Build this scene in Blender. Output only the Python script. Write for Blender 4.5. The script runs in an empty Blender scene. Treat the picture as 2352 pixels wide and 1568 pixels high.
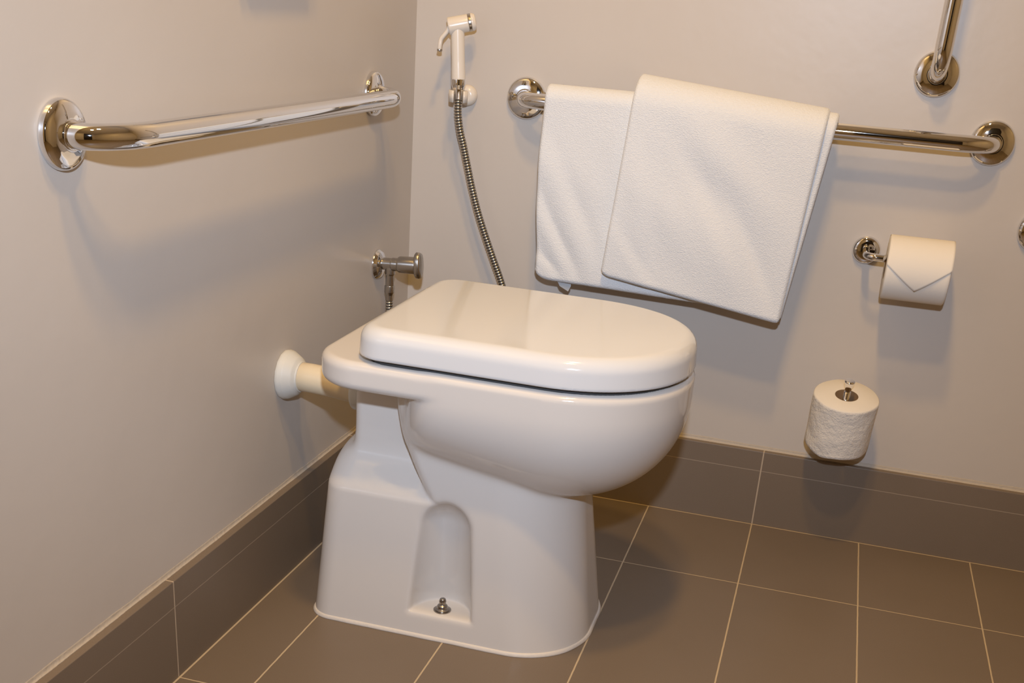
import bpy, bmesh, math, random
import numpy as np
from mathutils import Vector, Matrix, noise
random.seed(4)
SC = bpy.context.scene
COL = SC.collection
TH = 0.0146            # skirting tile thickness; wall faces stand this far behind the tile faces
WX, WY = -TH, TH       # wall planes: left wall x = WX, back wall y = WY

# ------------------------------------------------------------------ camera
F = Vector((-0.19611, 0.89204, -0.40804)).normalized()
yaw, pitch, roll = 0.21644, -0.42038, 0.08962
F = Vector((-math.sin(yaw)*math.cos(pitch), math.cos(yaw)*math.cos(pitch), math.sin(pitch)))
R0 = F.cross(Vector((0, 0, 1))).normalized(); U0 = R0.cross(F)
R = R0*math.cos(roll) + U0*math.sin(roll); U = -R0*math.sin(roll) + U0*math.cos(roll)
cd = bpy.data.cameras.new('camera'); cam = bpy.data.objects.new('camera', cd); COL.objects.link(cam)
M = Matrix((R, U, -F)).transposed().to_4x4(); M.translation = Vector((0.7645, -2.0845, 0.8961))
cam.matrix_world = M
cd.sensor_width = 36; cd.lens = 2625.773/2352*36
cd.shift_x = -78.71/2352; cd.shift_y = 395.9/2352
cd.clip_start = .02
SC.camera = cam

# ------------------------------------------------------------------ world, lights, exposure
w = bpy.data.worlds.new('world'); SC.world = w; w.use_nodes = True
w.node_tree.nodes['Background'].inputs[0].default_value = (1, .9, .8, 1)
w.node_tree.nodes['Background'].inputs[1].default_value = 0.0

def area(name, loc, size, power, color, rot=(0, 0, 0), shape='DISK'):
    l = bpy.data.lights.new(name, 'AREA'); l.shape = shape; l.size = size; l.energy = power; l.color = color
    o = bpy.data.objects.new(name, l); COL.objects.link(o); o.location = loc; o.rotation_euler = rot
    return o
WARM = (1.0, .625, .20)
area('downlight_glow', (.56, -1.50, 2.37), .15, 13.2, WARM)
area('downlight_glow', (.56, -1.05, 2.37), .15, 13.2, WARM)
# the camera's flash, above the lens
fl = area('camera_flash', (.775, -2.07, 1.15), .05, 9.3, (.68, .80, 1.0))
fl.data.spread = math.radians(110)
fl.rotation_euler = Vector((-.62, 1.8, -.40)).to_track_quat('-Z', 'Y').to_euler()

SC.view_settings.view_transform = 'Standard'; SC.view_settings.look = 'None'
SC.view_settings.exposure = 0.0; SC.view_settings.gamma = 1; SC.view_settings.use_curve_mapping = False

# ------------------------------------------------------------------ materials
def srgb(r, g, b):
    f = lambda c: (c/255/12.92) if c/255 <= .04045 else ((c/255+.055)/1.055)**2.4
    return (f(r), f(g), f(b), 1)
class NT:
    def __init__(s, name):
        s.m = bpy.data.materials.new(name); s.m.use_nodes = True; s.t = s.m.node_tree
        s.b = s.t.nodes['Principled BSDF']
    def n(s, kind, **kw):
        nd = s.t.nodes.new(kind)
        for k, v in kw.items(): setattr(nd, k, v)
        return nd
    def link(s, a, b): s.t.links.new(a, b)
    def put(s, x, sock):
        if hasattr(x, 'is_linked') or hasattr(x, 'links'): s.link(x, sock)
        else: sock.default_value = x
    def math(s, op, a, b=0.0, c=0.0):
        nd = s.n('ShaderNodeMath', operation=op)
        for v, i in ((a, 0), (b, 1), (c, 2)): s.put(v, nd.inputs[i])
        return nd.outputs[0]
    def pos(s):
        g = s.n('ShaderNodeNewGeometry'); x = s.n('ShaderNodeSeparateXYZ'); s.link(g.outputs['Position'], x.inputs[0])
        return g.outputs['Position'], x.outputs[0], x.outputs[1], x.outputs[2]
    def noise(s, vec, scale, detail=3, rough=.5):
        nd = s.n('ShaderNodeTexNoise'); nd.inputs['Scale'].default_value = scale
        nd.inputs['Detail'].default_value = detail; nd.inputs['Roughness'].default_value = rough
        s.link(vec, nd.inputs['Vector']); return nd.outputs['Fac']
    def mix(s, f, a, b):
        nd = s.n('ShaderNodeMix', data_type='RGBA')
        s.put(f, nd.inputs[0]); s.put(a, nd.inputs[6]); s.put(b, nd.inputs[7]); return nd.outputs[2]
    def ramp(s, f, lo, hi, a=0.0, b=1.0):
        nd = s.n('ShaderNodeMapRange'); s.put(f, nd.inputs[0])
        for i, v in enumerate((lo, hi, a, b)): nd.inputs[1+i].default_value = v
        return nd.outputs[0]
    def bump(s, h, strength, dist=.001):
        nd = s.n('ShaderNodeBump'); nd.inputs['Strength'].default_value = strength
        nd.inputs['Distance'].default_value = dist; s.link(h, nd.inputs['Height'])
        s.link(nd.outputs[0], s.b.inputs['Normal'])
    def set(s, col=None, rough=None, metal=None, spec=None, coat=None):
        if col is not None: s.put(col, s.b.inputs['Base Color'])
        if rough is not None: s.put(rough, s.b.inputs['Roughness'])
        if metal is not None: s.b.inputs['Metallic'].default_value = metal
        if spec is not None: s.b.inputs['Specular IOR Level'].default_value = spec
        if coat is not None: s.b.inputs['Coat Weight'].default_value = coat; s.b.inputs['Coat Roughness'].default_value = .03
        return s
def simple(name, col, rough=.4, metal=0, spec=.5, bump=None, var=.0):
    k = NT(name); k.set(col, rough, metal, spec)
    p = k.pos()[0]
    if var:
        f = k.noise(p, 9, 3)
        k.set(k.mix(k.ramp(f, .3, .7), [c*(1-var) for c in col[:3]]+[1], col))
    if bump: k.bump(k.noise(p, bump[0], 3), bump[1], bump[2])
    return k.m

def wall_mat():
    k = NT('satin_beige_paint'); p, x, y, z = k.pos()
    f = k.noise(p, 2.2, 2)
    k.set(k.mix(k.ramp(f, .3, .7), srgb(198, 189, 179), srgb(203, 194, 184)), .38, 0, .45)
    k.bump(k.noise(p, 22, 3, .55), .12, .004)
    return k.m
def tile_mat(name, kind):
    k = NT(name); p, x, y, z = k.pos()
    big = k.noise(p, 3.0, 4); fine = k.noise(p, 900, 2, .6)
    base = k.mix(k.ramp(big, .3, .7), srgb(118, 103, 87), srgb(124, 109, 94))
    base = k.mix(k.ramp(fine, .45, .75, 0, .22), base, srgb(146, 138, 124))
    def line(v, off, period, w):
        a = k.math('FLOORED_MODULO', k.math('ADD', v, -off + period/2), period)
        a = k.math('ABSOLUTE', k.math('SUBTRACT', a, period/2))
        return k.ramp(a, w/2*.75, w/2*1.15, 1.0, 0.0)
    wob = k.math('MULTIPLY', k.math('SUBTRACT', k.noise(p, 60, 2), .5), .0009)
    if kind == 'floor':
        a = line(k.math('ADD', x, wob), .1023, .205, .0026); b = line(k.math('ADD', y, wob), -.2695, .6116, .0022)
        m = k.math('MAXIMUM', a, b)
        ex = k.math('LESS_THAN', x, .0026); ey = k.math('GREATER_THAN', y, -.0030)
        m = k.math('MAXIMUM', m, k.math('MAXIMUM', ex, ey))
        col = k.mix(m, base, srgb(196, 176, 146))
    else:
        v = y if kind == 'left' else x
        j = line(v, -.8811 if kind == 'left' else .7173, .6116 if kind == 'left' else .6150, .0026)
        h = line(k.math('ADD', z, wob), .1110, 9.0, .0016)
        m = k.math('MAXIMUM', j, k.math('MULTIPLY', h, .45))
        base = k.mix(1.0, base, base)
        col = k.mix(m, base, srgb(186, 168, 146))
    k.set(col, k.ramp(m, 0, 1, .40, .8), 0, .4)
    hh = k.math('SUBTRACT', k.math('MULTIPLY', fine, .15), m)
    k.bump(hh, .35, .0006)
    return k.m
MW = wall_mat()
MF = tile_mat('floor_tile', 'floor'); MBL = tile_mat('skirting_tile_left', 'left'); MBB = tile_mat('skirting_tile_back', 'back')
MCEIL = simple('ceiling_paint', srgb(226, 220, 208), .8)
MCER = simple('white_glazed_ceramic', srgb(219, 213, 206), .09, 0, .55)
MLID = simple('white_gloss_lid_plastic', srgb(218, 218, 218), .09, 0, .55)
MSEAT = simple('seat_gap_shade', srgb(60, 62, 64), .4)  # dark grey paints the shade of the gap between lid and rim
MCH = simple('polished_chrome', (.80, .80, .81, 1), .035, 1)
MBR = simple('brushed_nickel', (.54, .51, .47, 1), .24, 1, bump=(300, .15, .0004))
MSTEEL = simple('worn_steel', (.36, .33, .30, 1), .28, 1, bump=(400, .3, .0005))
MHOSE = simple('hose_steel', (.62, .59, .54, 1), .18, 1)
MGAP = simple('hose_groove_shade', (.03, .028, .025, 1), .5)  # near-black, paints shade into the grooves between the hose ribs
MWP = simple('white_plastic', srgb(228, 218, 204), .25)
MYP = simple('yellowed_white_pvc', srgb(226, 210, 180), .3)
MRUB = simple('white_rubber', srgb(214, 212, 204), .5)
MSIL = simple('white_sealant', srgb(222, 214, 204), .5, bump=(180, .5, .001))
MCAULK = simple('cream_filler', srgb(186, 174, 158), .7, bump=(120, .8, .002))
MCARD = simple('cardboard_core', srgb(120, 96, 70), .9)
MDOOR = simple('dark_wood', srgb(30, 22, 17), .5)
MTAG = simple('grey_label_satin', srgb(178, 180, 182), .5)
def paper_mat(name, tex):
    k = NT(name); p = k.pos()[0]
    k.set(srgb(236, 229, 218), .95, 0, .1)
    k.b.inputs['Subsurface Weight'].default_value = 0.0
    if tex: k.bump(k.math('ADD', k.noise(p, 70, 4, .6), k.math('MULTIPLY', k.noise(p, 400, 2), .25)), .7, .0045)
    else: k.bump(k.noise(p, 350, 2), .15, .0006)
    return k.m
MPAP = paper_mat('toilet_paper', True); MPAPS = paper_mat('toilet_paper_smooth', False)
def towel_mat():
    k = NT('white_terry_cotton'); p = k.pos()[0]
    k.set(srgb(230, 231, 232), 1.0, 0, .05)
    k.b.inputs['Sheen Weight'].default_value = .25; k.b.inputs['Sheen Roughness'].default_value = .5
    vor = k.n('ShaderNodeTexVoronoi'); vor.inputs['Scale'].default_value = 520
    mp = k.n('ShaderNodeMapping'); mp.inputs['Scale'].default_value = (.7, 1, 1.35)
    k.link(p, mp.inputs[0]); k.link(mp.outputs[0], vor.inputs['Vector'])
    h = k.math('ADD', vor.outputs['Distance'], k.math('MULTIPLY', k.noise(p, 140, 3), .9))
    k.bump(h, .42, .0018)
    return k.m
MT = towel_mat()

# ------------------------------------------------------------------ mesh helpers
def link(name, me, mat, parent=None, smooth=True):
    o = bpy.data.objects.new(name, me); COL.objects.link(o)
    if mat: me.materials.append(mat)
    if smooth: me.polygons.foreach_set('use_smooth', [True]*len(me.polygons))
    if parent:
        o.parent = parent; o.matrix_parent_inverse = Matrix.Translation(-parent.location)
    me.update(); return o
def meshof(name, vs, fs):
    me = bpy.data.meshes.new(name); me.from_pydata([tuple(v) for v in vs], [], fs); me.update(); return me
def obj(name, vs, fs, mat, parent=None, smooth=True):
    return link(name, meshof(name, vs, fs), mat, parent, smooth)
def thing(name, label, cat, loc, group=None):
    o = bpy.data.objects.new(name, None); COL.objects.link(o); o.location = loc; o.empty_display_size = .05
    o['label'] = label; o['category'] = cat
    if group: o['group'] = group
    return o
def tag(o, label, cat, group=None):
    o['label'] = label; o['category'] = cat
    if group: o['group'] = group
    return o
def box(name, lo, hi, mat, parent=None, bevel=0.0):
    bm = bmesh.new(); bmesh.ops.create_cube(bm, size=1)
    for v in bm.verts:
        v.co = Vector([lo[i]+(v.co[i]+.5)*(hi[i]-lo[i]) for i in range(3)])
    if bevel: bmesh.ops.bevel(bm, geom=bm.edges[:], offset=bevel, segments=2, profile=.6, affect='EDGES')
    me = bpy.data.meshes.new(name); bm.to_mesh(me); bm.free()
    return link(name, me, mat, parent, False)
def frame(d):
    d = Vector(d).normalized(); a = Vector((0, 0, 1)) if abs(d.z) < .9 else Vector((1, 0, 0))
    x = a.cross(d).normalized(); return x, d.cross(x), d
def lathe_vf(prof, origin, axis, seg=64, base=0):
    """prof: (radius, height) list"""
    x, y, z = frame(axis); o = Vector(origin); vs = []; fs = []
    for r, h in prof:
        for k in range(seg):
            a = 2*math.pi*k/seg
            vs.append(o + x*(r*math.cos(a)) + y*(r*math.sin(a)) + z*h)
    for i in range(len(prof)-1):
        for k in range(seg):
            a = base+i*seg+k; b = base+i*seg+(k+1) % seg
            fs.append((a, b, b+seg, a+seg))
    fs.append(tuple(base+k for k in range(seg))[::-1]); fs.append(tuple(base+(len(prof)-1)*seg+k for k in range(seg)))
    return vs, fs
def round_prof(pts, rad=.001, n=4):
    """fillet the inner corners of a profile"""
    out = [pts[0]]
    for i in range(1, len(pts)-1):
        p = Vector(pts[i]); a = Vector(pts[i-1])-p; b = Vector(pts[i+1])-p
        r = min(rad, a.length*.45, b.length*.45)
        p0 = p+a.normalized()*r; p1 = p+b.normalized()*r
        for k in range(n+1):
            t = k/n; q = p0*(1-t)**2 + p*2*t*(1-t) + p1*t*t; out.append((max(q.x, 0), q.y))
    out.append(pts[-1]); return out
def lathe(name, prof, origin, axis, mat, parent=None, seg=64, rad=.001):
    pr = round_prof([(max(r, 1e-5), h) for r, h in prof], rad)
    vs, fs = lathe_vf(pr, origin, axis, seg)
    return obj(name, vs, fs, mat, parent)
def tube_vf(path, rads, seg=24, caps=True):
    path = [Vector(p) for p in path]; n = len(path)
    if not hasattr(rads, '__len__'): rads = [rads]*n
    vs = []; fs = []; t = (path[1]-path[0]).normalized(); x = frame(t)[0]
    for i, p in enumerate(path):
        t = (path[min(i+1, n-1)]-path[max(i-1, 0)]).normalized()
        x = (x - t*x.dot(t)).normalized(); y = t.cross(x)
        for k in range(seg):
            a = 2*math.pi*k/seg; vs.append(p + x*rads[i]*math.cos(a) + y*rads[i]*math.sin(a))
    for i in range(n-1):
        for k in range(seg):
            a = i*seg+k; b = i*seg+(k+1) % seg; fs.append((a, b, b+seg, a+seg))
    if caps:
        fs.append(tuple(range(seg))[::-1]); fs.append(tuple((n-1)*seg+k for k in range(seg)))
    return vs, fs
def tube(name, path, r, mat, parent=None, seg=24): return obj(name, *tube_vf(path, r, seg), mat, parent)
def bend(pts, rad, n=14):
    pts = [Vector(p) for p in pts]; out = [pts[0]]
    for i in range(1, len(pts)-1):
        p = pts[i]; a = (pts[i-1]-p); b = (pts[i+1]-p); r = min(rad, a.length*.98, b.length*.98)
        a.normalize(); b.normalize()
        # true arc for right angles
        c = p + (a+b)*r
        for k in range(n+1):
            th = k/n*math.pi/2
            out.append(c - b*r*math.cos(th) - a*r*math.sin(th))
    out.append(pts[-1]); return out
def wall_bar(p0, p1, nrm, off, along, n=24):
    """rail path: out of the wall at p0, a drawn-out quarter bend, straight run, bend back to the wall at p1"""
    p0, p1, nrm = Vector(p0), Vector(p1), Vector(nrm); d = (p1-p0).normalized(); dep = off-.012; out = [p0-nrm*.006, p0+nrm*.006]
    for k in range(n+1):
        a = k/n*math.pi/2; out.append(p0+nrm*(.012+dep*math.sin(a)**.9)+d*along*(1-math.cos(a)))
    for k in range(n+1):
        a = (1-k/n)*math.pi/2; out.append(p1+nrm*(.012+dep*math.sin(a)**.9)-d*along*(1-math.cos(a)))
    return out+[p1+nrm*.006, p1-nrm*.006]
def spline(pts, n=12):
    pts = [Vector(p) for p in pts]; P = [pts[0]*2-pts[1]]+pts+[pts[-1]*2-pts[-2]]; out = []
    for i in range(1, len(P)-2):
        a, b, c, d = P[i-1:i+3]
        for k in range(n):
            t = k/n; out.append(.5*((2*b)+(c-a)*t+(2*a-5*b+4*c-d)*t*t+(3*b-a-3*c+d)*t**3))
    out.append(pts[-1]); return out

# ---------- implicit surfaces (surface nets) for the moulded ceramic shapes
def pos_(a): return np.maximum(a, 0)
def rint(a, b, r):      # rounded intersection
    return np.minimum(np.maximum(a, b), -r) * (np.maximum(a, b) < -r) + \
        (np.maximum(a, b) >= -r)*(np.hypot(pos_(a+r), pos_(b+r)) - r)
def smin(a, b, k):
    h = pos_(k-np.abs(a-b))/k; return np.minimum(a, b) - h*h*h*k/6
def smax(a, b, k): return -smin(-a, -b, k)
def normed(fn, h=5e-4):
    def g(x, y, z):
        f = fn(x, y, z)
        gx = (fn(x+h, y, z)-fn(x-h, y, z))/(2*h); gy = (fn(x, y+h, z)-fn(x, y-h, z))/(2*h); gz = (fn(x, y, z+h)-fn(x, y, z-h))/(2*h)
        return f/np.maximum(np.sqrt(gx*gx+gy*gy+gz*gz), .35)
    return g
def surfnet(name, fn, lo, hi, h, mat, parent):
    ax = [np.arange(lo[i], hi[i]+h, h) for i in range(3)]
    X, Y, Z = np.meshgrid(*ax, indexing='ij'); D = fn(X, Y, Z); S = D < 0
    nx, ny, nz = [n-1 for n in D.shape]
    cnt = np.zeros((nx, ny, nz), int)
    for i in (0, 1):
        for j in (0, 1):
            for k in (0, 1): cnt += S[i:i+nx, j:j+ny, k:k+nz]
    act = (cnt > 0) & (cnt < 8); idx = np.full(act.shape, -1); I = np.argwhere(act); idx[act] = np.arange(len(I))
    acc = np.zeros((len(I), 3)); num = np.zeros(len(I))
    cor = [(i, j, k) for i in (0, 1) for j in (0, 1) for k in (0, 1)]
    for a in cor:
        for axi in range(3):
            if a[axi]: continue
            b = list(a); b[axi] = 1
            da = D[I[:, 0]+a[0], I[:, 1]+a[1], I[:, 2]+a[2]]; db = D[I[:, 0]+b[0], I[:, 1]+b[1], I[:, 2]+b[2]]
            m = (da < 0) != (db < 0); t = np.where(m, da/np.where(m, da-db, 1), 0)
            p = np.array(a, float)[None]+np.zeros((len(I), 3)); p[:, axi] += t
            acc[m] += p[m]; num[m] += 1
    V = (I + acc/num[:, None])*h + np.array(lo)
    for _ in range(4):     # pull vertices onto the surface
        e = 3e-4; x, y, z = V.T; f = fn(x, y, z)
        g = np.array([fn(x+e, y, z)-fn(x-e, y, z), fn(x, y+e, z)-fn(x, y-e, z), fn(x, y, z+e)-fn(x, y, z-e)]).T/(2*e)
        g2 = np.maximum((g*g).sum(1), .1); V = V - np.clip((f/g2)[:, None]*g, -h*.5, h*.5)*.9
    Q = []
    for axi in range(3):
        o1, o2 = [(1, 2), (2, 0), (0, 1)][axi]
        sl = [slice(1, n) for n in (nx, ny, nz)]; sl[axi] = slice(0, [nx, ny, nz][axi])
        s0 = S[tuple(slice(s.start, s.stop) for s in sl)]
        sh = list(sl); sh[axi] = slice(sl[axi].start+1, sl[axi].stop+1); s1 = S[tuple(sh)]
        E = np.argwhere(s0 != s1); fl_ = s0[tuple(E.T)]; E = E + np.array([s.start for s in sl])
        def at(d1, d2):
            q = E.copy(); q[:, o1] -= d1; q[:, o2] -= d2; return idx[tuple(q.T)]
        q = np.stack([at(1, 1), at(0, 1), at(0, 0), at(1, 0)], 1); q[~fl_] = q[~fl_][:, ::-1]
        Q.append(q)
    Q = np.concatenate(Q); Q = Q[(Q >= 0).all(1)]
    me = bpy.data.meshes.new(name); me.vertices.add(len(V)); me.vertices.foreach_set('co', V.ravel())
    me.loops.add(Q.size); me.loops.foreach_set('vertex_index', Q.ravel())
    me.polygons.add(len(Q)); me.polygons.foreach_set('loop_start', np.arange(0, Q.size, 4)); me.polygons.foreach_set('loop_total', np.full(len(Q), 4))
    me.update(calc_edges=True); me.validate()
    return link(name, me, mat, parent)

# ------------------------------------------------------------------ room
def struct(o): o['kind'] = 'structure'; return o
RX, RY, RZ = 2.25, -3.1, 2.4
def slab(name, lo, hi, mat): return struct(box(name, lo, hi, mat))
slab('wall_left', (WX-.1, RY-.1, 0), (WX, WY+.1, RZ), MW)
slab('wall_back', (WX, WY, 0), (RX+.1, WY+.1, RZ), MW)
slab('wall_right', (RX, RY-.1, 0), (RX+.1, WY, RZ), MW)
slab('wall_front', (WX, RY-.1, 0), (RX, RY, RZ), MW)
slab('floor', (WX-.1, RY-.1, -.08), (RX+.1, WY+.1, 0), MF)
slab('ceiling', (WX-.1, RY-.1, RZ), (RX+.1, WY+.1, RZ+.08), MCEIL)
HB = .1496
def skirt(name, lo, hi, mat):
    return struct(box(name, lo, hi, mat, None, .0012))
skirt('baseboard_left', (WX, RY, 0), (0, 0, HB), MBL)
skirt('baseboard_back', (WX, 0, 0), (RX, WY, HB), MBB)
# filler run along the top of the skirting tiles
def filler(name, p, q, inward):
    n = 260; p = Vector(p); q = Vector(q); iw = Vector(inward); vs = []; fs = []
    for i in range(n+1):
        t = i/n; c = p.lerp(q, t); s = noise.noise(c*14)*.0012 + noise.noise(c*45)*.0006
        d, hgt = .0036+s*.6, .0070+s*1.2
        for a in range(6):
            th = a/5*math.pi/2
            # concave fillet section
            vs.append(c + iw*(d*(1-math.sin(th))**1.2) + Vector((0, 0, hgt*(1-math.cos(th))**1.2)))
        vs.append(c - iw*.001 + Vector((0, 0, hgt))); vs.append(c - iw*.001 - Vector((0, 0, .001)))
    for i in range(n):
        for a in range(8):
            fs.append((i*8+a, i*8+(a+1) % 8, (i+1)*8+(a+1) % 8, (i+1)*8+a))
    return struct(obj(name, vs, fs, MCAULK))
filler('trim_1', (WX, RY, HB), (WX, WY, HB), (1, 0, 0))
filler('trim_2', (WX, WY, HB), (RX, WY, HB), (0, -1, 0))
# unseen dark door on the front wall, added for black reflections in the chrome
dr = struct(bpy.data.objects.new('unseen_door', None)); COL.objects.link(dr); dr.location = (1.3, RY, 0)
box('door_panel', (.88, RY, 0), (1.72, RY+.035, 2.08), MDOOR, dr, .003)
box('door_frame', (.82, RY, 0), (.88, RY+.05, 2.14), MDOOR, dr, .003)
box('door_frame', (1.72, RY, 0), (1.78, RY+.05, 2.14), MDOOR, dr, .003)
box('door_frame', (.88, RY, 2.08), (1.72, RY+.05, 2.14), MDOOR, dr, .003)
lathe('door_handle', [(0, 0), (.022, 0), (.022, .01), (.010, .012), (.010, .05), (0.024, .055), (.024, .08), (0, .085)], (.95, RY+.035, 1.02), (0, 1, 0), MCH, dr, 32)

# ------------------------------------------------------------------ toilet
YC = -.510
def rrect(x, v, xb, xf, hw, rb, rf):
    mid = (xb+xf)/2
    a = np.where(x < mid, xb-x, x-xf); r = np.where(x < mid, rb, rf); b = v-hw
    A = a+r; B = b+r
    return np.minimum(np.maximum(A, B), 0)+np.hypot(pos_(A), pos_(B))-r
def dshape(x, v, xb, xf, hw, rb, xc, n=2.15):
    A = xb-x+rb; B = v-hw+rb
    d1 = np.minimum(np.maximum(A, B), 0)+np.hypot(pos_(A), pos_(B))-rb
    e = (np.power(pos_(x-xc)/(xf-xc), n)+np.power(np.abs(v)/hw, n))**(1/n)
    return np.where(x < xc, d1, (e-1)*hw)
def f_slab(x, y, z):
    v = np.abs(y-YC)
    q = np.clip((x-.25)/.12, 0, 1); q = q*q*(3-2*q)
    d = dshape(x, v, .103, .615, .186, .072, .43) + .0065*q
    return rint(d, np.abs(z-.409)-.0205, .012)
def f_bowl(x, y, z):
    v = np.abs(y-YC); dep = .164-.050*np.power(np.clip((.43-x)/.23, 0, 1.2), 1.2); t = pos_(.394-z)/dep
    n = 2.12
    g = (np.power(pos_(x-.43)/.185, n)+np.power(v/.186, n)+np.power(t, n))**(1/n)-1
    g = g*.164
    bk = .200 - x + .34*v*v/.186          # the back of the bowl is rounded in plan
    d = smax(g, bk, .05)
    return rint(d, z-.4295, .010)
def f_stem(x, y, z):
    v = np.abs(y-YC); s = np.clip(z/.24, 0, 1.3)
    xb = .207+.055*np.power(np.clip((.375-z)/.15, 0, 2), 1.7)
    return smax(rrect(x, v, xb, .511-.033*s, .143-.018*s, .020, .112), np.abs(z-.29)-.08, .006)
def f_neck(x, y, z):
    v = np.abs(y-YC)
    d = rrect(x, v, .130, .36, .078+.05*pos_(.30-z), .014, .02)
    return smax(d, np.abs(z-.30)-.11, .004)
def f_ped(x, y, z):
    v = np.abs(y-YC); s = np.clip(z/.24, -.1, 1.3)
    hw = .143-.018*s; xb = .086+.016*s; xf = .511-.033*s
    dz = pos_(z-.236); r = .05
    ib = r-np.sqrt(np.maximum(r*r-np.minimum(dz, r*.98)**2, 0))
    side = pos_(z-.212); iv = .012*(1-np.exp(-side/.012))*0 + side*side/(side+.012)*1.15
    d = rrect(x, v, xb+ib, xf, np.maximum(hw-iv, .03), .036, .112)
    return smax(smax(d, z-.292, .02), -z, .001)
n_slab, n_bowl, n_neck, n_ped, n_stem = f_slab, normed(f_bowl), f_neck, normed(f_ped), normed(f_stem)
def f_notch(x, y, z):
    v = np.abs(y-YC)-.143
    rx = .0485-.055*(z-.041); ry = .058-.10*pos_(z-.041); zz = pos_(z-.182)/.043
    e = np.sqrt(((x-.2985)/np.maximum(rx, .02))**2+(v/np.maximum(ry, .02))**2+zz*zz)-1
    return smax(e*.045, .041-z, .003)
n_notch = normed(f_notch)
def f_spigot(x, y, z):
    return rint(np.hypot(y-YC, z-.325)-.036, np.abs(x-.13)-.014, .006)
def f_body(x, y, z):
    base = smin(n_ped(x, y, z), n_neck(x, y, z), .022)
    base = smin(base, n_stem(x, y, z), .0002+.016*np.clip((.285-x)/.05, 0, 1))
    top = smin(n_slab(x, y, z), n_bowl(x, y, z), .006)
    d = smin(base, top, .016)
    d = smin(d, f_spigot(x, y, z), .006)
    return smax(d, -n_notch(x, y, z), .012)
toilet = thing('toilet', 'white ceramic toilet with closed lid and arched bolt recess standing on the tiled floor', 'toilet', (.30, YC, 0))
surfnet('toilet_bowl', f_body, (.07, YC-.205, -.006), (.63, YC+.205, .445), .0032, MCER, toilet)
def f_lid(x, y, z):
    v = np.abs(y-YC); s = (z-.4355)/.045
    d = dshape(x, v, .167+.003*s, .614-.003*s, .1845-.003*s, .045, .43)
    crown = .0022*(1-(v/.185)**2)
    top = z-(.4782+crown)
    a = rint(d, top, .019)
    return smax(a, .4368-z, .004)
surfnet('toilet_lid', f_lid, (.15, YC-.20, .43), (.63, YC+.20, .49), .0026, MLID, toilet)
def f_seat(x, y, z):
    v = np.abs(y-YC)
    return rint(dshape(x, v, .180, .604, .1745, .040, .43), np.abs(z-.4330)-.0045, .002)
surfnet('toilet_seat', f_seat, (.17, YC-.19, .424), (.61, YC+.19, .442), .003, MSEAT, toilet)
# sealant bead round the foot
def outline(off, n=220):
    """foot outline points"""
    xb, xf, hw, rb, rf = .086-off, .511+off, .143+off, .036+off, .112+off
    seg = []
    def arc(cx, cy, r, a0, a1, k):
        for i in range(k+1):
            a = a0+(a1-a0)*i/k; seg.append((cx+r*math.cos(a), cy+r*math.sin(a)))
    h = math.pi/2
    arc(xf-rf, hw-rf, rf, 0, h, 24); arc(xb+rb, hw-rb, rb, h, 2*h, 14)
    arc(xb+rb, -hw+rb, rb, 2*h, 3*h, 14); arc(xf-rf, -hw+rf, rf, 3*h, 4*h, 24)
    out = []
    for i in range(len(seg)):
        a = Vector(seg[i]); b = Vector(seg[(i+1) % len(seg)]); k = max(1, int((b-a).length/.006))
        for j in range(k): out.append(a.lerp(b, j/k))
    return out
ol = outline(0.0); n = len(ol); vs = []; fs = []
for i, p in enumerate(ol):
    t = (ol[(i+1) % n]-ol[i-1]).normalized(); nn = Vector((t.y, -t.x))
    if nn.dot(p-Vector((.30, 0))) < 0: nn = -nn
    w_ = .0036+.0010*noise.noise(Vector((p.x*20, p.y*20, 0)))
    for k in range(7):
        a = k/6*math.pi/2
        q = p + nn*(w_*math.cos(a)-.0008); vs.append((q.x, q.y+YC, .0062*math.sin(a)))
    q = p - nn*.004; vs.append((q.x, q.y+YC, .006)); vs.append((q.x, q.y+YC, 0))
for i in range(n):
    for k in range(9): fs.append((i*9+k, ((i+1) % n)*9+k, ((i+1) % n)*9+(k+1) % 9, i*9+(k+1) % 9))
obj('sealant_bead', vs, fs, MSIL, toilet)
# floor bolt with washer and domed nut, sitting on the ledge of the recess
for sgn in (-1, 1):
    by = YC+sgn*.119; bz = .0408
    nut = lathe('floor_bolt', [(0, 0), (.0115, 0), (.0115, .0030), (.0085, .0042), (.0078, .0085), (.0050, .0105),
                               (.0050, .013), (.0056, .0155), (.0042, .0200), (0, .0212)], (.2965, by, bz), (0, 0, 1), MSTEEL, toilet, 32, .0012)
    vs, fs = lathe_vf([(.0001, .0), (.0135, .0), (.0135, .0014), (.0001, .0014)], (.2965, by, bz), (0, 0, 1), 32)
    ws = obj('washer', vs, fs, MSTEEL, None, False); ws.parent = nut
    nut['label'] = 'worn steel bolt with domed nut'
    if sgn == 1: nut.name = 'floor_bolt'

# flush pipe from the wall into the back of the bowl
fp = thing('flush_pipe', 'short yellowed white flush pipe with round wall flange behind the toilet', 'pipe', (WX, YC-.007, .333))
lathe('wall_flange', [(0, 0), (.0385, 0), (.0392, .004), (.0375, .011), (.030, .023), (.0245, .027), (.0245, .029), (0, .029)], (WX, YC-.007, .3345), (1, 0, 0), MRUB, fp, 16, .0015)
tube('pipe', [(WX+.01, YC-.007, .3345), (.03, YC-.006, .3345), (.06, YC-.003, .332), (.10, YC, .327), (.118, YC, .326)], .0225, MYP, fp, 48)
lathe('rubber_sleeve', [(0, 0), (.029, 0), (.031, .004), (.030, .016), (0, .016)], (.100, YC, .3255), (1, 0, 0), MRUB, fp, 48, .003)

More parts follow.
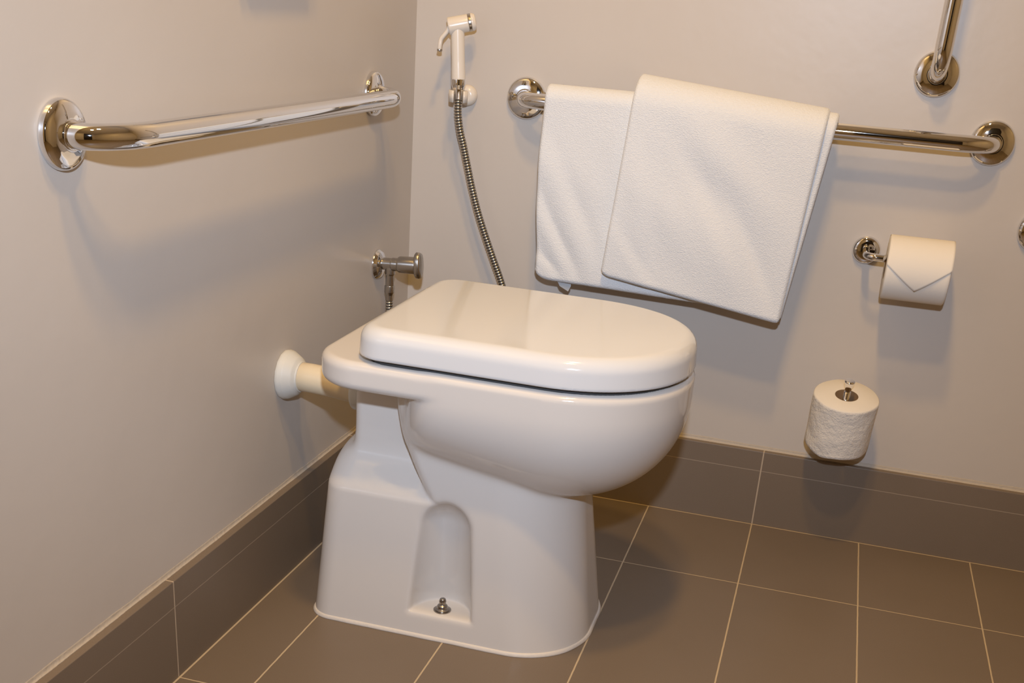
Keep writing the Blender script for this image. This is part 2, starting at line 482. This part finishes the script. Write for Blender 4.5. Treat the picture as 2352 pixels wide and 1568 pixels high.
# ------------------------------------------------------------------ grab bars
def flange(wallpt, nrm, parent):
    lathe('wall_flange', [(0, 0), (.0358, 0), (.0362, .003), (.0352, .0080), (.0315, .0112), (.0235, .0136), (.0165, .0146), (.0150, .0146), (0, .0146)],
          wallpt, nrm, MCH, parent, 96, .0022)
    lathe('collar', [(0, 0), (.0150, 0), (.0150, .0035), (0, .0035)], Vector(wallpt)+Vector(nrm)*.0130, nrm, MCH, parent, 48, .001)
RB = .0136
g1 = thing('grab_bar', 'polished chrome grab bar on the left wall, bare, level with the towels', 'grab bar', (WX, -.6, .731))
tube('bar', wall_bar((WX, -1.017, .731), (WX, -.1856, .731), (1, 0, 0), .0425-WX, .078), RB, MCH, g1, 48)
flange((WX, -1.017, .731), (1, 0, 0), g1); flange((WX, -.1856, .731), (1, 0, 0), g1)
g2 = thing('grab_bar', 'chrome grab bar on the back wall that carries the white towels', 'grab bar', (.6, WY, .737))
YB = -.041
tube('bar', wall_bar((.1995, WY, .7345), (.998, WY, .7415), (0, -1, 0), WY-YB, .062), RB, MCH, g2, 48)
flange((.1995, WY, .7345), (0, -1, 0), g2); flange((.998, WY, .7425), (0, -1, 0), g2)
g3 = thing('grab_bar', 'upright chrome grab bar on the back wall, bottom end above the towel bar', 'grab bar', (.8885, WY, .839))
tube('bar', bend([(.8885, WY-.006, .839), (.8885, YB, .839), (.8885, YB, 1.50), (.8885, WY-.006, 1.50)], .045, 20), RB, MCH, g3, 48)
flange((.8885, WY, .839), (0, -1, 0), g3); flange((.8885, WY, 1.50), (0, -1, 0), g3)
g4 = thing('grab_bar', 'chrome wall flange cut off by the right edge of the picture', 'grab bar', (1.105, WY, .608))
tube('bar', bend([(1.105, WY-.006, .608), (1.105, YB, .608), (1.80, YB, .608), (1.80, WY-.006, .608)], .045, 20), RB, MCH, g4, 48)
flange((1.105, WY, .612), (0, -1, 0), g4); flange((1.80, WY, .612), (0, -1, 0), g4)

# ------------------------------------------------------------------ towels
def towel_sheet(name, TL, TR, BL, BR, yf, ztop_r, back_len, parent, th=.005, seed=0, wr=.004, corner=.02, lift=None, nu=110, bl=0, br=0, creases=()):
    """folded cloth over the back bar: front sheet corners (x, z), front plane y = yf, arc over the bar, back sheet."""
    Rr = YB-yf; vs = []; grid = []
    nf, na, nb = 80, 16, 30
    # s across, t along the length
    rows = []
    for j in range(nf+1): rows.append(('f', j/nf))
    for j in range(1, na): rows.append(('a', j/na))
    for j in range(nb+1): rows.append(('b', j/nb))
    mid = []; dist = []
    Wd = (Vector(TR)-Vector(TL)).length; H = (Vector(TL)-Vector(BL)).length
    for kind, t in rows:
        line = []
        for i in range(nu+1):
            s = i/nu
            top = Vector(TL).lerp(Vector(TR), s); bot = Vector(BL).lerp(Vector(BR), s)
            up = (top-bot).normalized()
            if lift: top = top + Vector((0, lift(s)))
            if kind == 'f':
                # gentle outward curl of the two lower corners
                p = bot.lerp(top, t)
                for rr_, e_ in ((bl, s), (br, 1-s)):      # rounded lower corners
                    if rr_ and e_*Wd < rr_:
                        q_ = 1-e_*Wd/rr_; cut = rr_*(1-math.sqrt(max(1-q_*q_, 0)))*.55
                        p = p + up*cut*(1-t)**6
                if bl: p.x -= .0055*math.sin(math.pi*min(1, (1-t)*1.15))*(1-s)**3 if bl > .02 else 0
                y = yf
                q = Vector((p.x*1.0, p.y, seed))
                bulge = math.sin(math.pi*min(t, 1))**.6
                dgn = math.sin((p.x*1.0+p.y*.75)*34+seed*2+2.2*noise.noise(Vector((p.x*6, p.y*5, seed))))
                wv = noise.noise(Vector((p.x*9+p.y*7, (p.y-p.x)*2.5, seed+3)))
                y -= wr*(.55*wv+.28*dgn*noise.noise(Vector((p.x*5, p.y*5, seed+9)))*2)*bulge + .004*(1-t)**2
                for (x0, z0, x1, z1, wd_, am_) in creases:
                    a_ = Vector((x0, z0)); b_ = Vector((x1, z1)); d_ = b_-a_; L_ = d_.length; d_ /= L_
                    r_ = Vector((p.x, p.y))-a_; al = r_.dot(d_)/L_; ac = (r_.x*d_.y-r_.y*d_.x + .006*math.sin(al*3+x0*40))/wd_
                    en = math.exp(-max(0, -al, al-1)**2/.03)*(.35+.65*math.sin(math.pi*min(max(al, 0), 1)))
                    y += am_*en*(math.exp(-ac*ac) - .8*math.exp(-(ac-1.5)**2))
                line.append(Vector((p.x, y, p.y)))
            elif kind == 'a':
                a = t*math.pi; off = up*Rr*math.sin(a)
                line.append(Vector((top.x+off.x, YB-Rr*math.cos(a), top.y+off.y)))
            else:
                p = top - up*back_len*t
                yb = YB+Rr
                yb = min(yb, WY-.010)
                line.append(Vector((p.x, yb, p.y)))
        mid.append(line)
    nr = len(mid); nc = nu+1
    P = np.array([[list(p) for p in l] for l in mid])
    du = np.gradient(P, axis=1); dv = np.gradient(P, axis=0); N = np.cross(du, dv); N /= np.linalg.norm(N, axis=2, keepdims=True)
    V = np.concatenate([[0], np.cumsum(np.linalg.norm(np.diff(P[:, nu//2], axis=0), axis=1))])
    L = V[-1]
    def prof(d, e): d = np.clip(d/e, 0, 1); return np.sqrt(1-(1-d)**2)
    su = np.linspace(0, Wd, nc)
    T = th*np.minimum.outer(np.minimum(prof(V, th*1.3), prof(L-V, th*1.3)), np.ones(nc))
    T = T*np.minimum(prof(su, th*1.1), prof(Wd-su, th*1.1))[None, :]
    T = np.maximum(T, .0002)
    front = P+N*T[..., None]; back = P-N*T[..., None]
    vs = np.concatenate([front.reshape(-1, 3), back.reshape(-1, 3)]); K = nr*nc; fs = []
    for j in range(nr-1):
        for i in range(nc-1):
            a = j*nc+i; fs.append((a, a+1, a+nc+1, a+nc)); fs.append((K+a+nc, K+a+nc+1, K+a+1, K+a))
    for j in range(nr-1):
        a = j*nc; fs.append((a+nc, K+a+nc, K+a, a)); a += nc-1; fs.append((a, K+a, K+a+nc, a+nc))
    for i in range(nc-1):
        fs.append((i, K+i, K+i+1, i+1)); a = (nr-1)*nc+i; fs.append((a+1, K+a+1, K+a, a))
    # non-uniform spacing near edges so the rounding reads
    return obj(name, vs.tolist(), fs, MT, parent)
t1 = thing('towel', 'white towel hanging straight on the bar beside its flange, small tag at its hem', 'towel', (.42, YB, .7515), 'white towels over the bar')
towel_sheet('towel_cloth', (.2515, .742), (.588, .745), (.259, .4335), (.590, .4290), -.0600, 0, .27, t1, .0055, 1, .015, bl=.030, creases=[(.258, .60, .335, .450, .012, .0040), (.290, .655, .372, .470, .016, .0030), (.262, .50, .30, .445, .009, .0022)])
# care tag peeking out below the hem
vs = [(.2950, -.0580, .4420), (.3250, -.0580, .4420), (.3270, -.0600, .4270), (.3230, -.0615, .4170), (.3060, -.0600, .4245)]
vs = vs+[(x, y+.0008, z) for x, y, z in vs]
obj('care_tag', vs, [(0, 1, 2, 3, 4), (9, 8, 7, 6, 5)]+[(i, (i+1) % 5, (i+1) % 5+5, i+5)[::-1] for i in range(5)], MTAG, t1, False)
t2 = thing('towel', 'thick folded white towel draped askew over the bar, on top of the other towel', 'towel', (.58, YB, .758), 'white towels over the bar')
towel_sheet('under_layer', (.470, .735), (.7440, .7340), (.470, .4850), (.7085, .4240), -.0700, 0, .25, t2, .0045, 2, .002)
towel_sheet('upper_layer', (.4075, .7520), (.7285, .7270), (.3840, .4600), (.7065, .4175), -.0815, 0, .27, t2, .0055, 3, .011, bl=.018, br=.010, creases=[(.50, .69, .66, .48, .020, .0028), (.455, .66, .475, .47, .018, .0022), (.60, .62, .69, .44, .014, .0024), (.40, .57, .50, .44, .012, .0014)])

# ------------------------------------------------------------------ hygienic sprayer, hose, valve
sp = thing('hand_sprayer', 'small white plastic trigger sprayer clipped upright in its wall holder', 'sprayer', (.085, -.035, .76))
ys = -.036
top = Vector((.0795, ys, .8460)); bot = Vector((.0860, ys, .7560)); ax = (top-bot)
lathe('handle', [(0, 0), (.0122, 0), (.0126, .003), (.0118, .03), (.0118, ax.length-.006), (.0118, ax.length), (0, ax.length+.002)], bot, ax, MWP, sp, 40, .0015)
hd = Vector((.0640, ys-.004, .8412)); hx = (Vector((.1150, ys+.012, .8550))-hd)
lathe('spray_head', [(0, 0), (.0135, .0), (.0148, .002), (.0142, .036), (0, .036)], hd, hx, MWP, sp, 48, .0012)
h3 = hd+hx.normalized()*.036
lathe('trim_ring', [(0, 0), (.0146, 0), (.0146, .0052), (0, .0052)], h3, hx, MBR, sp, 48, .0008)
lathe('spray_face', [(0, 0), (.0146, 0), (.0146, .003), (.0120, .0075), (0, .0088)], h3+hx.normalized()*.005, hx, MWP, sp, 48, .0015)
# trigger lever: a flat bent strip
lv = spline([(.0680, ys-.004, .8450), (.0650, ys-.006, .8350), (.0595, ys-.007, .8275), (.0540, ys-.008, .8200), (.0525, ys-.009, .8110), (.0520, ys-.009, .8040)], 8)
vs = []; fs = []
for i, p in enumerate(lv):
    wd = .0060-.0018*i/len(lv); t = (lv[min(i+1, len(lv)-1)]-lv[max(i-1, 0)]).normalized(); nn = t.cross(Vector((0, 1, 0))).normalized()
    for k in range(12):
        a = 2*math.pi*k/12; ca, sa = math.cos(a), math.sin(a)
        vs.append(p+Vector((0, 1, 0))*wd*math.copysign(abs(ca)**.6, ca)+nn*.0036*math.copysign(abs(sa)**.6, sa))
for i in range(len(lv)-1):
    for k in range(12): a = i*12+k; b = i*12+(k+1) % 12; fs.append((a, b, b+12, a+12))
fs += [tuple(range(12))[::-1], tuple((len(lv)-1)*12+k for k in range(12))]
obj('trigger', vs, fs, MWP, sp)
lathe('trigger_tip', [(0, 0), (.0046, 0), (.0046, .004), (0, .005)], (.0520, ys-.009, .8045), (0, 0, -1), MBR, sp, 20)
# handle lower nut: cone of chrome
lathe('hose_nut', [(0, 0), (.0128, 0), (.0128, .010), (.0108, .016), (.0085, .034), (0, .034)], bot+Vector((0, 0, .002)), (.0015/.034, 0, -1), MCH, sp, 12, .0008)
hd_ = thing('sprayer_holder', 'round white plastic wall holder under the hand sprayer', 'holder', (.086, WY, .727))
lathe('base', [(0, 0), (.0180, 0), (.0180, .008), (.0160, .014), (.0105, .018), (0, .018)], (.0895, WY, .7290), (0, -1, 0), MWP, hd_, 48, .004)
# open ring cup facing the viewer: C-shaped
vs = []; fs = []; n = 40
for i in range(n+1):
    a = math.radians(-36) + (i/n)*math.radians(290)
    for (r, h) in ((.0128, -.012), (.0165, -.012), (.0172, .008), (.0132, .008)):
        vs.append((.0872+r*math.cos(a), ys+r*math.sin(a), .7310+h))
for i in range(n):
    for k in range(4): fs.append((i*4+k, i*4+(k+1) % 4, (i+1)*4+(k+1) % 4, (i+1)*4+k))
fs += [(0, 3, 2, 1), (n*4, n*4+1, n*4+2, n*4+3)]
obj('cup', vs, fs, MWP, hd_)
# steel hose: a banded tube from the valve down behind the bowl and up to the sprayer
HP = [(.0875, ys, .7230), (.0885, ys, .700), (.0925, -.033, .672), (.0990, -.028, .645), (.1070, -.024, .611), (.1165, -.022, .575),
      (.1300, -.021, .533), (.1475, -.021, .490), (.1660, -.021, .448), (.1870, -.022, .4015), (.2050, -.026, .350), (.2090, -.038, .270),
      (.1850, -.060, .215), (.1350, -.090, .190), (.0800, -.115, .195), (.0350, -.135, .235), (.0160, -.146, .300), (.0115, -.148, .345), (.0108, -.148, .375)]
def ribbed(path, r, pitch=.0050, seg=20):
    pts = spline(path, 60); L = [0]
    for a, b in zip(pts, pts[1:]): L.append(L[-1]+(b-a).length)
    tot = L[-1]; nring = int(tot/pitch)*8; out = []; rr = []; j = 0
    for i in range(nring+1):
        d = tot*i/nring
        while j < len(L)-2 and L[j+1] < d: j += 1
        u = (d-L[j])/max(L[j+1]-L[j], 1e-9); out.append(pts[j].lerp(pts[j+1], min(u, 1)))
        rr.append(r*(.74, .90, .98, 1.0, 1.0, .98, .90, .74)[i % 8])
    return out, rr
hose = thing('shower_hose', 'ribbed stainless steel hose running from the wall valve up to the hand sprayer', 'hose', (.0875, -.036, .43))
pp, rr = ribbed(HP, .0071)
tube('hose_casing', pp, rr, MHOSE, hose, 24)
tube('groove_shade_tube', spline(HP, 10), .0061, MGAP, hose, 20)  # dark inner tube added so the rib grooves look shaded
lathe('end_nut', [(0, 0), (.0092, 0), (.0092, .012), (.0068, .018), (.0068, .028), (0, .028)], (.0108, -.148, .4030), (0, 0, -1), MBR, hose, 6, .0006)
va = thing('angle_valve', 'chrome angle stop valve with round knob on the left wall near the corner', 'valve', (WX, -.148, .4385))
lathe('wall_rosette', [(0, 0), (.0268, 0), (.0266, .003), (.0225, .0085), (.0135, .0125), (0, .0125)], (WX, -.148, .4385), (1, 0, 0), MCH, va, 64, .0012)
lathe('valve_body', [(0, 0), (.0108, 0), (.0108, .022), (.0118, .023), (.0118, .036), (0, .036)], (WX+.007, -.148, .4405), (1, 0, .06), MBR, va, 40, .001)
lathe('outlet', [(0, 0), (.0095, 0), (.0095, .014), (.0078, .016), (.0078, .036), (0, .036)], (.0108, -.148, .4380), (0, 0, -1), MBR, va, 40, .001)
lathe('knob_stem', [(0, 0), (.0132, 0), (.0148, .003), (.0156, .034), (0, .034)], (.0265, -.148, .4430), (1, 0, .06), MBR, va, 48, .001)
# elongated handle plate
vs = []; fs = []; n = 40; prof = [(.90, 0), (1, .002), (1, .0075), (.93, .0105), (.6, .0118), (.02, .0122)]
c0 = Vector((.0590, -.148, .4455)); xx, yy, zz = Vector((0, 1, 0)), Vector((-.06, 0, 1)).normalized(), Vector((1, 0, .06)).normalized()
for s_, h in prof:
    for i in range(n):
        a = 2*math.pi*i/n; vs.append(c0+xx*.0150*s_*math.cos(a)+yy*.0235*s_*math.sin(a)+zz*h)
for j in range(len(prof)-1):
    for i in range(n): a = j*n+i; b = j*n+(i+1) % n; fs.append((a, b, b+n, a+n))
fs += [tuple(range(n))[::-1], tuple((len(prof)-1)*n+i for i in range(n))]
obj('knob', vs, fs, MBR, va)

# ------------------------------------------------------------------ paper holders and rolls
h1 = thing('paper_holder', 'chrome toilet paper holder arm with round rosette holding the folded-tip roll', 'paper holder', (.832, WY, .5455))
lathe('wall_rosette', [(0, 0), (.0240, 0), (.0240, .004), (.0215, .009), (.016, .0108), (0, .0108)], (.8320, WY, .5455), (0, -1, 0), MCH, h1, 64, .002)
tube('arm', bend([(.8320, WY-.004, .5455), (.8320, -.050, .5455), (.9680, -.050, .5455)], .016, 12), .0062, MCH, h1, 24)
h2 = thing('paper_holder', 'chrome upright spare roll holder low on the back wall', 'paper holder', (.850, WY, .165))

def roll(name, label, c, axis, up, L, Ro, mat, rag=0, group='toilet paper rolls'):
    o = thing(name, label, 'toilet paper roll', c, group)
    z = Vector(axis).normalized(); y = (Vector(up)-z*Vector(up).dot(z)).normalized(); x = y.cross(z); c = Vector(c)
    seg = 128; prof = []
    Ri = .0205
    prof = [(Ri, -L/2), (Ro-.002, -L/2), (Ro, -L/2+.002)]+[(Ro, -L/2+.002+(L-.004)*k/24) for k in range(1, 24)]+[(Ro, L/2-.002), (Ro-.002, L/2), (Ri, L/2)]
    vs = []; fs = []
    for r, h in prof:
        for k in range(seg):
            a = 2*math.pi*k/seg; rr_ = r
            if r > Ri+.005 and rag:
                rr_ += rag*noise.noise(Vector((math.cos(a)*2.2, math.sin(a)*2.2, h*28+5)))
            hh = h
            if rag and h < -L/2+.01 and r > Ri+.005: hh = h + .0050*noise.noise(Vector((math.cos(a)*1.6, math.sin(a)*1.6, 9)))
            vs.append(c+x*rr_*math.cos(a)+y*rr_*math.sin(a)+z*hh)
    m = len(prof)
    for j in range(m-1):
        for k in range(seg): a = j*seg+k; b = j*seg+(k+1) % seg; fs.append((a, b, b+seg, a+seg))
    pp_ = obj('paper', vs, fs, mat, o)
    if rag:                      # the cut ends are smooth, only the wound side is crinkled
        pp_.data.materials.append(MPAPS)
        for f_ in pp_.data.polygons:
            if f_.index//seg in (0, 1, m-3, m-2): f_.material_index = 1
    vs = []; fs = []
    for r, h in [(Ri, -L/2), (Ri, L/2), (Ri-.0014, L/2), (Ri-.0014, -L/2)]:
        for k in range(64):
            a = 2*math.pi*k/64; vs.append(c+x*r*math.cos(a)+y*r*math.sin(a)+z*h)
    for j in range(4):
        for k in range(64): a = j*64+k; b = j*64+(k+1) % 64; e = ((j+1) % 4)*64; fs.append((a, b, e+(k+1) % 64, e+k))
    obj('cardboard_core', vs, fs, MCARD, o)
    return o
# hanging roll with a folded triangular end sheet
rc = Vector((.9175, -.050, .5330)); RR = .0530; LL = .1035
# slight tilt as in the photo
r1 = roll('toilet_paper_roll', 'white toilet paper roll hanging on the chrome arm, end folded into a triangle', rc, (1, 0, .012), (0, 0, 1), LL, RR, MPAPS)
vs = []; fs = []; na = 30; nu = 30
a0 = math.radians(158); a1 = math.radians(282)   # from behind the top forward and down (0 = back, 90 = top)
def tip(s):      # lowest angle for the flap at across-position s 0..1
    apex = .50
    return s/apex if s < apex else (1-s)/(1-apex)
for layer in (0, 1):
    for i in range(nu+1):
        s = i/nu; side = math.radians(150+22*0)
        # degrees past the back horizontal: 90 is the top, 180 the front
        end = 166 + 44*tip(s) - (10*(1-s) if False else 0)
        for j in range(na+1):
            a = math.radians(60+(end-60)*j/na); r = RR+(.0009 if layer == 0 else .0003)+ .0012*(j/na)**3
            vs.append(rc+Vector(((s-.5)*(LL+.0006), r*math.cos(a), r*math.sin(a)+(s-.5)*LL*.012)))
K = (nu+1)*(na+1)
for i in range(nu):
    for j in range(na):
        a = i*(na+1)+j; fs.append((a, a+na+1, a+na+2, a+1)[::-1]); fs.append((K+a, K+a+na+1, K+a+na+2, K+a+1))
for i in range(nu):
    a = i*(na+1)+na; fs.append((a, a+na+1, K+a+na+1, K+a)[::-1])
for j in range(na):
    fs.append((j, j+1, K+j+1, K+j)[::-1]); a = nu*(na+1)+j; fs.append((a, a+1, K+a+1, K+a))
vs = [Vector((v.x, 2*rc.y-v.y if False else v.y, v.z)) for v in vs]
fo = obj('folded_end_sheet', vs, fs, MPAPS, r1)
# upright spare roll, leaning towards the room
tl = math.radians(13)
axv = Vector((.02, -math.sin(tl), math.cos(tl))).normalized()
tc = Vector((.8445, -.0640, .3030)); L2 = .103; R2_ = .0570
c2 = tc - axv*L2/2
r2 = roll('toilet_paper_roll', 'white toilet paper roll standing on the low upright holder, crinkled side', c2, axv, (0, -1, 0), L2, R2_, MPAP, .0014)
base = tc - axv*(L2+.008)
# holder: rosette, arm, plate and conical-tipped peg (through the core)
lathe('wall_rosette', [(0, 0), (.0240, 0), (.0240, .004), (.0205, .009), (0, .0108)], (base.x, WY, base.z+.001), (0, -1, 0), MCH, h2, 64, .002)
tube('peg', bend([(base.x, WY-.004, base.z), (base.x, base.y-.0, base.z), tuple(base+axv*.060)], .010, 10)+[base+axv*(L2+.016)], .0060, MCH, h2, 24)
pk = base+axv*(L2+.016)
lathe('peg_tip', [(0, 0), (.0045, 0), (.0090, .018), (.0092, .0205), (.0075, .0225), (0, .0228)], pk, axv, MCH, h2, 40, .0008)

# ------------------------------------------------------------------ unseen flush plate, added above the frame to shadow the left wall
fb = thing('unseen_flush_plate', 'unseen flush button plate above the frame, added to shadow the left wall', 'flush plate', (WX, -.557, 1.00))
box('plate', (WX, -.652, .930), (WX+.032, -.462, 1.07), MCH, fb, .004)
lathe('button', [(0, 0), (.035, 0), (.035, .006), (.03, .009), (0, .009)], (WX+.029, -.557, 1.00), (1, 0, 0), MCH, fb, 48, .001)
